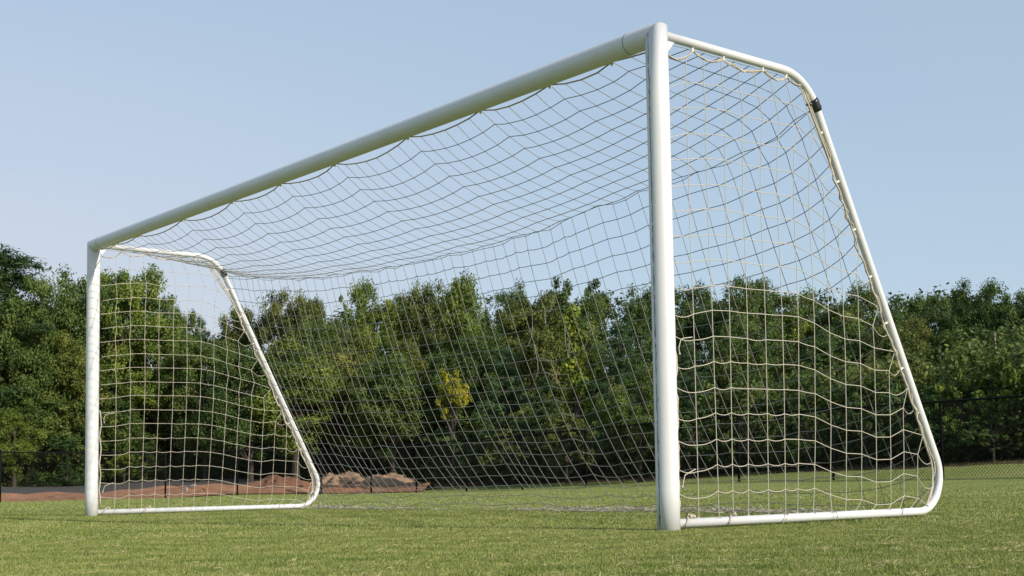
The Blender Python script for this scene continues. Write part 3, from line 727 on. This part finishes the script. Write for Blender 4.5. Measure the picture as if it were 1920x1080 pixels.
TR = [
 # name, category, label, variant, px, py, z, width px, colour
 ('pine_tree', 'pine tree', 'tallest dark pine at the left edge of the picture', 'pine0', 10, 470, 66, 360, 'dk'),
 ('pine_tree', 'pine tree', 'dark pine crown cut off by the left edge behind the bright sapling', 'pine1', -110, 500, 66, 240, 'dk'),
 ('oak_tree', 'oak tree', 'dark rounded oak just left of the top of the far goalpost', 'broad0', 138, 532, 68, 170, 'dk'),
 ('oak_tree', 'oak tree', 'dark green oak shouldering the tall left pine on its right', 'broad1', 62, 514, 65, 190, 'md'),
 ('broadleaf_tree', 'broadleaf tree', 'tallest yellow green broadleaf framed by the far side net', 'broad2', 235, 510, 70, 200, 'br'),
 ('broadleaf_tree', 'broadleaf tree', 'dark shoulder tree right of the tall yellow green one in the far side net', 'round0', 325, 572, 69, 100, 'md'),
 ('broadleaf_tree', 'broadleaf tree', 'light olive tree in front of the tall one inside the far side net', 'broad3', 290, 602, 68, 190, 'br'),
 ('broadleaf_tree', 'broadleaf tree', 'yellowish broadleaf left of the far goalpost at half its height', 'broad1', 128, 630, 65, 190, 'ol'),
 ('broadleaf_tree', 'broadleaf tree', 'dark leafy tree low behind the fence between pine and far goalpost', 'broad2', 55, 700, 64, 190, 'md'),
 ('broadleaf_tree', 'broadleaf tree', 'dull dark tree right behind the far goalpost at mid height', 'broad0', 195, 690, 66.5, 170, 'dk'),
 ('pine_tree', 'pine tree', 'small pointed pine on the skyline inside the far side net', 'pine2', 377, 598, 80, 66, 'bl'),
 ('oak_tree', 'oak tree', 'green tree below the small pointed skyline pine', 'broad2', 385, 640, 66, 150, 'md'),
 ('oak_tree', 'oak tree', 'brownish thin crowned oak behind the top of the far sloping tube', 'round1', 452, 582, 80, 130, 'bn'),
 ('oak_tree', 'oak tree', 'domed brown green oak with sky showing through, right of the far frame', 'round0', 540, 553, 78, 150, 'bn'),
 ('oak_tree', 'oak tree', 'small brown domed crown between the big brown dome and the sparse poplar', 'round1', 600, 562, 82, 90, 'bn'),
 ('poplar_tree', 'poplar tree', 'thin sparse poplar tip on the skyline behind the back net', 'sparse', 640, 556, 79, 60, 'br'),
 ('broadleaf_tree', 'broadleaf tree', 'broad bright green tree on the skyline with two tops, behind the back net', 'broad3', 700, 536, 76, 150, 'br'),
 ('broadleaf_tree', 'broadleaf tree', 'dark lower tree under the sparse poplar tip', 'broad1', 625, 605, 73, 150, 'md'),
 ('oak_tree', 'oak tree', 'brownish crown between the two topped green tree and the wide brown oak', 'round0', 765, 556, 77, 90, 'bn'),
 ('oak_tree', 'oak tree', 'wide russet brown oak on the skyline left of the tall bright tree', 'broad0', 822, 534, 75, 140, 'bn'),
 ('broadleaf_tree', 'broadleaf tree', 'tallest narrow bright green tree above the torn net cells', 'tall0', 876, 523, 71, 115, 'br'),
 ('broadleaf_tree', 'broadleaf tree', 'dark green crown on the skyline right of the tallest narrow tree', 'broad1', 945, 542, 79, 120, 'dk'),
 ('oak_tree', 'oak tree', 'big brownish green oak spreading below the dark skyline crown', 'broad2', 990, 562, 68, 190, 'bn'),
 ('pine_tree', 'pine tree', 'dark umbrella topped pine on the skyline, left one of the pair by the near post', 'lolly', 1045, 524, 78, 74, 'dk'),
 ('pine_tree', 'pine tree', 'dark umbrella topped pine on the skyline, nearer the near post of the pair', 'lolly', 1115, 526, 76, 62, 'dk'),
 ('broadleaf_tree', 'broadleaf tree', 'green tree under the pair of umbrella topped pines', 'broad3', 1085, 560, 66, 150, 'md'),
 ('broadleaf_tree', 'broadleaf tree', 'dark green tree on the skyline touching the left side of the near goalpost', 'broad0', 1195, 540, 66, 130, 'dk'),
 ('broadleaf_tree', 'broadleaf tree', 'dark round tree just right of the near post seen through the side net', 'broad1', 1305, 535, 60, 150, 'dk'),
 ('broadleaf_tree', 'broadleaf tree', 'lighter green spiky tree in the middle of the near side net', 'broad2', 1415, 526, 57, 160, 'md'),
 ('broadleaf_tree', 'broadleaf tree', 'lower green tree between two taller ones in the near side net', 'tall1', 1498, 552, 57, 100, 'br'),
 ('broadleaf_tree', 'broadleaf tree', 'green tree behind the upper part of the near sloping tube', 'broad3', 1585, 541, 56, 170, 'md'),
 ('oak_tree', 'oak tree', 'dark treetop just right of the near sloping tube on the skyline', 'broad0', 1690, 560, 56, 130, 'dk'),
 ('broadleaf_tree', 'broadleaf tree', 'dark bumpy treetop between the sloping tube and the tall right oak', 'round1', 1765, 556, 57, 110, 'md'),
 ('oak_tree', 'oak tree', 'tallest dark oak on the right with a rounded double top', 'broad1', 1855, 533, 55, 160, 'dk'),
 ('oak_tree', 'oak tree', 'dark oak cut off by the right edge of the picture', 'broad2', 1960, 548, 54, 160, 'md'),
 ('oak_tree', 'oak tree', 'dark crown filling the gap left of the double topped right oak', 'tall1', 1805, 548, 55, 90, 'dk'),
 # middle rank
 ('broadleaf_tree', 'broadleaf tree', 'tall bright vine covered tree just right of the far sloping tube', 'tall1', 555, 648, 64, 170, 'br'),
 ('broadleaf_tree', 'broadleaf tree', 'shaded tree between the far sloping tube and the bright vine covered one', 'broad0', 470, 655, 64, 170, 'dk'),
 ('broadleaf_tree', 'broadleaf tree', 'olive tree left of centre behind the pale soil heaps', 'broad3', 640, 625, 67, 170, 'ol'),
 ('broadleaf_tree', 'broadleaf tree', 'mid green tree above the widest soil heap, left of the yellow tree', 'broad2', 735, 668, 64, 170, 'md'),
 ('broadleaf_tree', 'broadleaf tree', 'pale grey green round bush tree high left of the yellow tree', 'round1', 770, 640, 66, 120, 'ol'),
 ('yellow_tree', 'yellow tree', 'small bright yellow tree in the centre behind the back net', 'small', 848, 694, 54, 62, 'ye'),
 ('broadleaf_tree', 'broadleaf tree', 'dark shaded tree directly above and behind the yellow tree', 'broad1', 880, 625, 64, 170, 'dk'),
 ('pine_tree', 'pine tree', 'soft dark young pine right of the yellow tree', 'sapling0', 948, 655, 54, 190, 'bl'),
 ('pine_tree', 'pine tree', 'lower young pine between the dark one and the vine column', 'sapling1', 1022, 700, 51, 130, 'dk'),
 ('vine_covered_tree', 'vine covered tree', 'narrow column of yellow green vine left of the near post', 'vine', 1078, 575, 52, 66, 'vi'),
 ('broadleaf_tree', 'broadleaf tree', 'brown dry leaved tree left of the vine column', 'broad0', 1015, 622, 60, 150, 'bn'),
 ('pine_tree', 'pine tree', 'young pine with grey green plumes right of the vine column', 'pine2', 1160, 608, 51, 150, 'bl'),
 ('broadleaf_tree', 'broadleaf tree', 'olive leafy tree low against the left side of the near goalpost', 'broad3', 1195, 690, 45, 150, 'md'),
 ('pine_tree', 'pine tree', 'young pine just right of the near post behind the side net', 'pine0', 1290, 640, 48, 110, 'bl'),
 ('broadleaf_tree', 'broadleaf tree', 'tree with small olive leaves high in the centre of the near side net', 'broad1', 1395, 600, 53, 180, 'md'),
 ('pine_tree', 'pine tree', 'bright young pine low in the right half of the near side net', 'sapling1', 1510, 688, 43, 120, 'br'),
 ('broadleaf_tree', 'broadleaf tree', 'shaded tree behind the bright young pine in the near side net', 'broad0', 1560, 615, 52, 180, 'dk'),
 ('oak_tree', 'oak tree', 'brownish rounded oak hugging the right of the near sloping tube', 'round0', 1690, 600, 50, 130, 'bn'),
 ('broadleaf_tree', 'broadleaf tree', 'sunlit green tree right of the brownish rounded oak', 'broad3', 1765, 625, 49, 150, 'md'),
 ('broadleaf_tree', 'broadleaf tree', 'dark tree at the right edge with a pale bare stem', 'broad2', 1880, 615, 50, 180, 'dk'),
 # front rank shrubs and saplings
 ('sapling', 'sapling', 'bright leafy sapling behind the fence at the left edge', 'tall0', 28, 770, 61.5, 100, 'br'),
 ('pine_sapling', 'pine sapling', 'small bluish pine sapling behind the fence, right of the bright leafy one', 'sapling0', 125, 855, 63.5, 60, 'bl'),
 ('pine_sapling', 'pine sapling', 'low pale pine sapling at the dark road behind the left fence', 'sapling1', 65, 880, 62, 70, 'bl'),
 ('shrub', 'shrub', 'bright yellow green shrub low in the left part of the far side net', 'bush0', 233, 850, 64, 75, 'vi'),
 ('pine_sapling', 'pine sapling', 'soft green pine sapling right of the bright shrub in the far side net', 'sapling0', 275, 820, 65, 100, 'md'),
 ('shrub', 'shrub', 'dark shrub between the two pine saplings low in the far side net', 'bush1', 330, 790, 70, 110, 'md'),
 ('pine_sapling', 'pine sapling', 'wide green pine sapling low in the middle of the far side net', 'sapling1', 365, 812, 67, 110, 'br'),
 ('pine_sapling', 'pine sapling', 'dark pine sapling above the brown earth heap', 'sapling0', 490, 810, 70, 120, 'bl'),
 ('pine_sapling', 'pine sapling', 'bluish pine sapling behind the pale soil heap left', 'sapling1', 605, 800, 69, 110, 'bl'),
 ('pine_sapling', 'pine sapling', 'bluish pine sapling between the two pale soil heaps', 'sapling0', 690, 815, 68, 110, 'bl'),
 ('shrub', 'shrub', 'dark shrub under the yellow tree', 'bush0', 845, 805, 56, 120, 'dk'),
 ('shrub', 'shrub', 'rusty leaved shrub behind the fence below the dark young pine', 'bush1', 960, 800, 51, 130, 'bn'),
 ('shrub', 'shrub', 'rusty shrub behind the fence at the foot of the vine column', 'bush0', 1060, 775, 49, 130, 'bn'),
 ('shrub', 'shrub', 'dark bush left of the near post behind the fence', 'bush1', 1165, 770, 46, 140, 'dk'),
 ('shrub', 'shrub', 'dark bush right of the near post behind the fence', 'bush0', 1290, 770, 43.5, 140, 'dk'),
 ('shrub', 'shrub', 'green bush behind the fence in the middle of the near side net', 'bush1', 1400, 760, 42, 140, 'md'),
 ('shrub', 'shrub', 'green bush at the foot of the bright young pine', 'bush0', 1510, 770, 40.5, 130, 'md'),
 ('shrub', 'shrub', 'bush behind the bottom bend of the near frame', 'bush1', 1620, 740, 39.5, 140, 'dk'),
 ('shrub', 'shrub', 'bluish green bush at the fence rail right of the near frame', 'bush0', 1695, 722, 38.8, 110, 'bl'),
 ('shrub', 'shrub', 'sunlit yellow green bush above the fence rail at the right', 'bush1', 1800, 700, 38.2, 150, 'br'),
 ('shrub', 'shrub', 'taller pale leaved bush above the fence rail at the right edge', 'bush0', 1885, 680, 37.6, 150, 'br'),
 ('shrub', 'shrub', 'dark bush pressed against the fence at the right edge', 'bush1', 1860, 775, 36.4, 150, 'dk'),
 ('shrub', 'shrub', 'dark bush against the fence just right of the near frame', 'bush0', 1750, 790, 37.6, 130, 'dk'),
]
cnt = {}
for q in TR: cnt[q[0]] = cnt.get(q[0], 0)+1
for i, (nm, cat, lab, key, px, py, z, wpx, c) in enumerate(TR):
    tree(nm, cat, lab, key, px, py, z, wpx, G_[c], (i*2.399) % 6.283, cat+'s in the wood round the field' if cnt[nm] > 1 else None)
# bare pale stem on the right
mb = MB(); b0 = at(1872, 760, 43); b0[2] = float(hgt(b0[0], b0[1])); tpz = at(1872, 622, 43)[2]-b0[2]
mb.tube([(0, 0, 0), (.05, 0, tpz*.5), (-.03, .02, tpz)], .06, 7, True, [.07, .05, .02]); 
st = mb.build('dead_tree', simple('pale_bark', (.30, .25, .19), .9)); st.location = b0; tag(st, 'pale bare dead stem standing among the bushes at the right', 'dead tree')

# deep wood behind, one mass
def wood():
    r = np.random.default_rng(77); C_ = []
    edge = [(-420, 525, 78), (-150, 525, 78), (0, 555, 78), (150, 565, 82), (330, 635, 88), (450, 615, 92), (620, 588, 92), (850, 562, 90), (1000, 570, 88), (1200, 558, 80), (1400, 560, 72), (1600, 565, 68), (1800, 562, 66), (2000, 562, 64), (2350, 560, 62)]
    ex = [e[0] for e in edge]
    for _ in range(5200):
        px = r.uniform(-420, 2350); py = np.interp(px, ex, [e[1] for e in edge]); z = np.interp(px, ex, [e[2] for e in edge])*r.uniform(.96, 1.12)*(1 if _ < 4200 else 1.2)
        t = at(px, py-8+r.uniform(0, 22), z); gz = float(hgt(t[0], t[1])); u = r.random()**(1.0 if _ < 2100 else 3)*(1 if _ < 2100 else .5)
        C_.append((t[0], t[1], gz+(t[2]-gz)*u))
    C_ = np.array(C_); V, T = leaves(C_, r.uniform(.7, 1.15, len(C_)), 120, .115, r, tint0=r.normal(.35, .12, len(C_)))
    o = bpy.data.objects.new('woodland', crown_mesh(V, T, 'woodland')); COL.objects.link(o); o.data.materials.append(M_LEAF); o.color = (.75, .75, .8, 1)
    tag(o, 'dense dark wood behind the first rows of trees', 'woodland', kind='stuff')
wood()
# scrub at the foot of the wood
def scrub():
    r = np.random.default_rng(78); C_ = []
    line = [(-300, 905, 59.5), (0, 905, 61), (160, 905, 64), (310, 893, 66.8), (480, 890, 70), (620, 885, 69), (800, 890, 64), (900, 905, 58), (1101, 895, 52), (1280, 890, 47.5), (1500, 875, 43.3), (1768, 866, 38.6), (1950, 862, 35.8), (2400, 850, 32)]
    ex = [e[0] for e in line]
    for _ in range(3000):
        px = r.uniform(-300, 2400); z = np.interp(px, ex, [e[2] for e in line])+r.uniform(0, 5); p = at(px, 880, z); gz = float(hgt(p[0], p[1]))
        C_.append((p[0], p[1], gz+.15+r.random()**1.6*(3.0 if px > 780 else 3.8)))
    for _ in range(900):
        px = r.uniform(-300, 2400); z = np.interp(px, ex, [e[2] for e in line])+r.uniform(6, 14); p = at(px, 880, z); gz = float(hgt(p[0], p[1]))
        C_.append((p[0], p[1], gz+.15+r.random()*4.2))
    C_ = np.array(C_); V, T = leaves(C_, r.uniform(.35, .75, len(C_)), 100, .075, r, tint0=r.normal(.4, .2, len(C_)))
    o = bpy.data.objects.new('undergrowth', crown_mesh(V, T, 'undergrowth')); COL.objects.link(o); o.data.materials.append(M_LEAF); o.color = (1.1, 1.0, 1.0, 1)
    tag(o, 'dark tangled undergrowth at the foot of the wood behind the fence', 'undergrowth', kind='stuff')
scrub()
# ------------------------------------------------------------------ grass blades
def blade_mat():
    m, t, o = node_mat('grass_blade'); lk = t.links.new
    at_ = N(t, 'ShaderNodeAttribute'); at_.attribute_name = 'tint'
    cr = ramp(t, [(0, (.11, .165, .042)), (.45, (.255, .29, .088)), (.75, (.355, .37, .145)), (.86, (.36, .34, .16)), (1, (.58, .48, .28))]); lk(at_.outputs['Fac'], cr.inputs[0])
    d = N(t, 'ShaderNodeBsdfDiffuse'); tr = N(t, 'ShaderNodeBsdfTranslucent'); lk(cr.outputs[0], d.inputs[0]); lk(cr.outputs[0], tr.inputs[0])
    mxs = N(t, 'ShaderNodeMixShader'); mxs.inputs[0].default_value = .35; lk(d.outputs[0], mxs.inputs[1]); lk(tr.outputs[0], mxs.inputs[2])
    lk(mxs.outputs[0], o.inputs[0]); return m
def blades(n, dmin, dmax, amin, amax, hmu, wid, seed, power=1.0):
    r = np.random.default_rng(seed); u = r.random(n)
    d = dmin*(dmax/dmin)**u if power == 0 else (dmin**power+(dmax**power-dmin**power)*u)**(1/power)
    th = r.uniform(amin, amax, n)
    x = CP[0]+np.cos(th)*d; y = CP[1]+np.sin(th)*d; z = hgt(x, y)
    # patchy growth and colour
    pn = np.zeros(n); pc = np.zeros(n)
    for k in range(10):
        a, b, p = r.normal(0, 2.2), r.normal(0, 2.2), r.uniform(0, 7); pn += np.sin(x*a+y*b+p); a, b, p = r.normal(0, 16), r.normal(0, 16), r.uniform(0, 7); pc += np.sin(x*a+y*b+p)
    h = hmu*(.55+.7*r.random(n))*(1+.012*pn); ww = wid*(.6+.8*r.random(n))
    pc /= 2.2; straw = r.random(n) < .10+.26*np.clip(pc-.7, 0, 1.5)+.03*np.clip(pn/2.2, -1, 2)
    tint = np.clip(.40+.24*r.normal(size=n)+.025*pn+.10*pc, 0, .84); tint[straw] = .86+.14*r.random(straw.sum())
    az = r.uniform(0, 2*np.pi, n); lean = np.abs(r.normal(0, .55, n))+.15; lean[straw] += .8; h[straw] *= 1.05
    ang = np.arctan2(y-CP[1], x-CP[0])+np.pi/2+r.normal(0, .6, n)
    wx, wy = np.cos(ang)*ww/2, np.sin(ang)*ww/2
    lx, ly = np.cos(az)*np.sin(lean), np.sin(az)*np.sin(lean); cz_ = np.cos(np.minimum(lean, 1.45))
    b0 = np.stack([x-wx, y-wy, z-.002], -1); b1 = np.stack([x+wx, y+wy, z-.002], -1)
    m0 = np.stack([x+wx*.8+lx*h*.35, y+wy*.8+ly*h*.35, z+h*.58*np.maximum(cz_, .25)], -1); m1 = np.stack([x-wx*.8+lx*h*.35, y-wy*.8+ly*h*.35, z+h*.58*np.maximum(cz_, .25)], -1)
    tp = np.stack([x+lx*h, y+ly*h, z+h*cz_], -1)
    V = np.stack([b0, b1, m0, m1, tp], 1).reshape(-1, 3); i = np.arange(n)*5
    F = np.concatenate([np.stack([i, i+1, i+2], -1), np.stack([i, i+2, i+3], -1), np.stack([i+3, i+2, i+4], -1)])
    return V, F, np.repeat(tint, 5)
ca = math.atan2(FW[1], FW[0])
parts = [blades(600000, 3.3, 7.2, ca-.72, ca+.72, .0125, .0030, 1, 1.0), blades(280000, 7.0, 15, ca-.72, ca+.72, .0145, .0052, 2, 1.0),
         blades(90000, 15, 44, ca-.50, ca+.50, .018, .012, 3, 1.0)]
def litter(n, seed):
    r = np.random.default_rng(seed); m = n//9; d = 3.4+8.5*r.random(m)**1.2; th = r.uniform(ca-.6, ca+.6, m)
    k = r.integers(0, m, n); sp = .012+.028*r.random(m)
    x = CP[0]+np.cos(th[k])*d[k]+r.normal(size=n)*sp[k]; y = CP[1]+np.sin(th[k])*d[k]+r.normal(size=n)*sp[k]
    L_ = .009+.018*r.random(n); az = r.uniform(0, 2*np.pi, n); up_ = np.abs(r.normal(0, .28, n)); wd = .0006+.0007*r.random(n)
    z0 = .010+.006*r.random(n); dx, dy, dz = np.cos(az)*L_, np.sin(az)*L_, up_*L_
    pxn, pyn = -np.sin(az)*wd, np.cos(az)*wd
    V = []
    for q, h_, w_ in ((0, 0, .6), (.5, .35, 1.), (1, 1, .3)):
        for sg in (-1, 1): V.append(np.stack([x+dx*q+sg*pxn*w_, y+dy*q+sg*pyn*w_, z0+dz*h_+sg*wd*.5], -1))
    V = np.stack(V, 1).reshape(-1, 3); i = np.arange(n)*6
    F = np.concatenate([np.stack([i+a, i+b, i+c], -1) for a, b, c in ((0, 1, 3), (0, 3, 2), (2, 3, 5), (2, 5, 4))])
    return V, F, np.repeat(.9+.1*r.random(n), 6)
parts.append(litter(7000, 9))
V = []; F = []; T = []; off = 0
for v, f, tt in parts: V.append(v); F.append(f+off); T.append(tt); off += len(v)
gm = mesh_np('grass', np.concatenate(V), np.concatenate(F), {'tint': ('POINT', np.concatenate(T))})
go = link('grass', gm, blade_mat()); tag(go, 'short mown green turf with dry straw coloured blades', 'grass', kind='stuff')
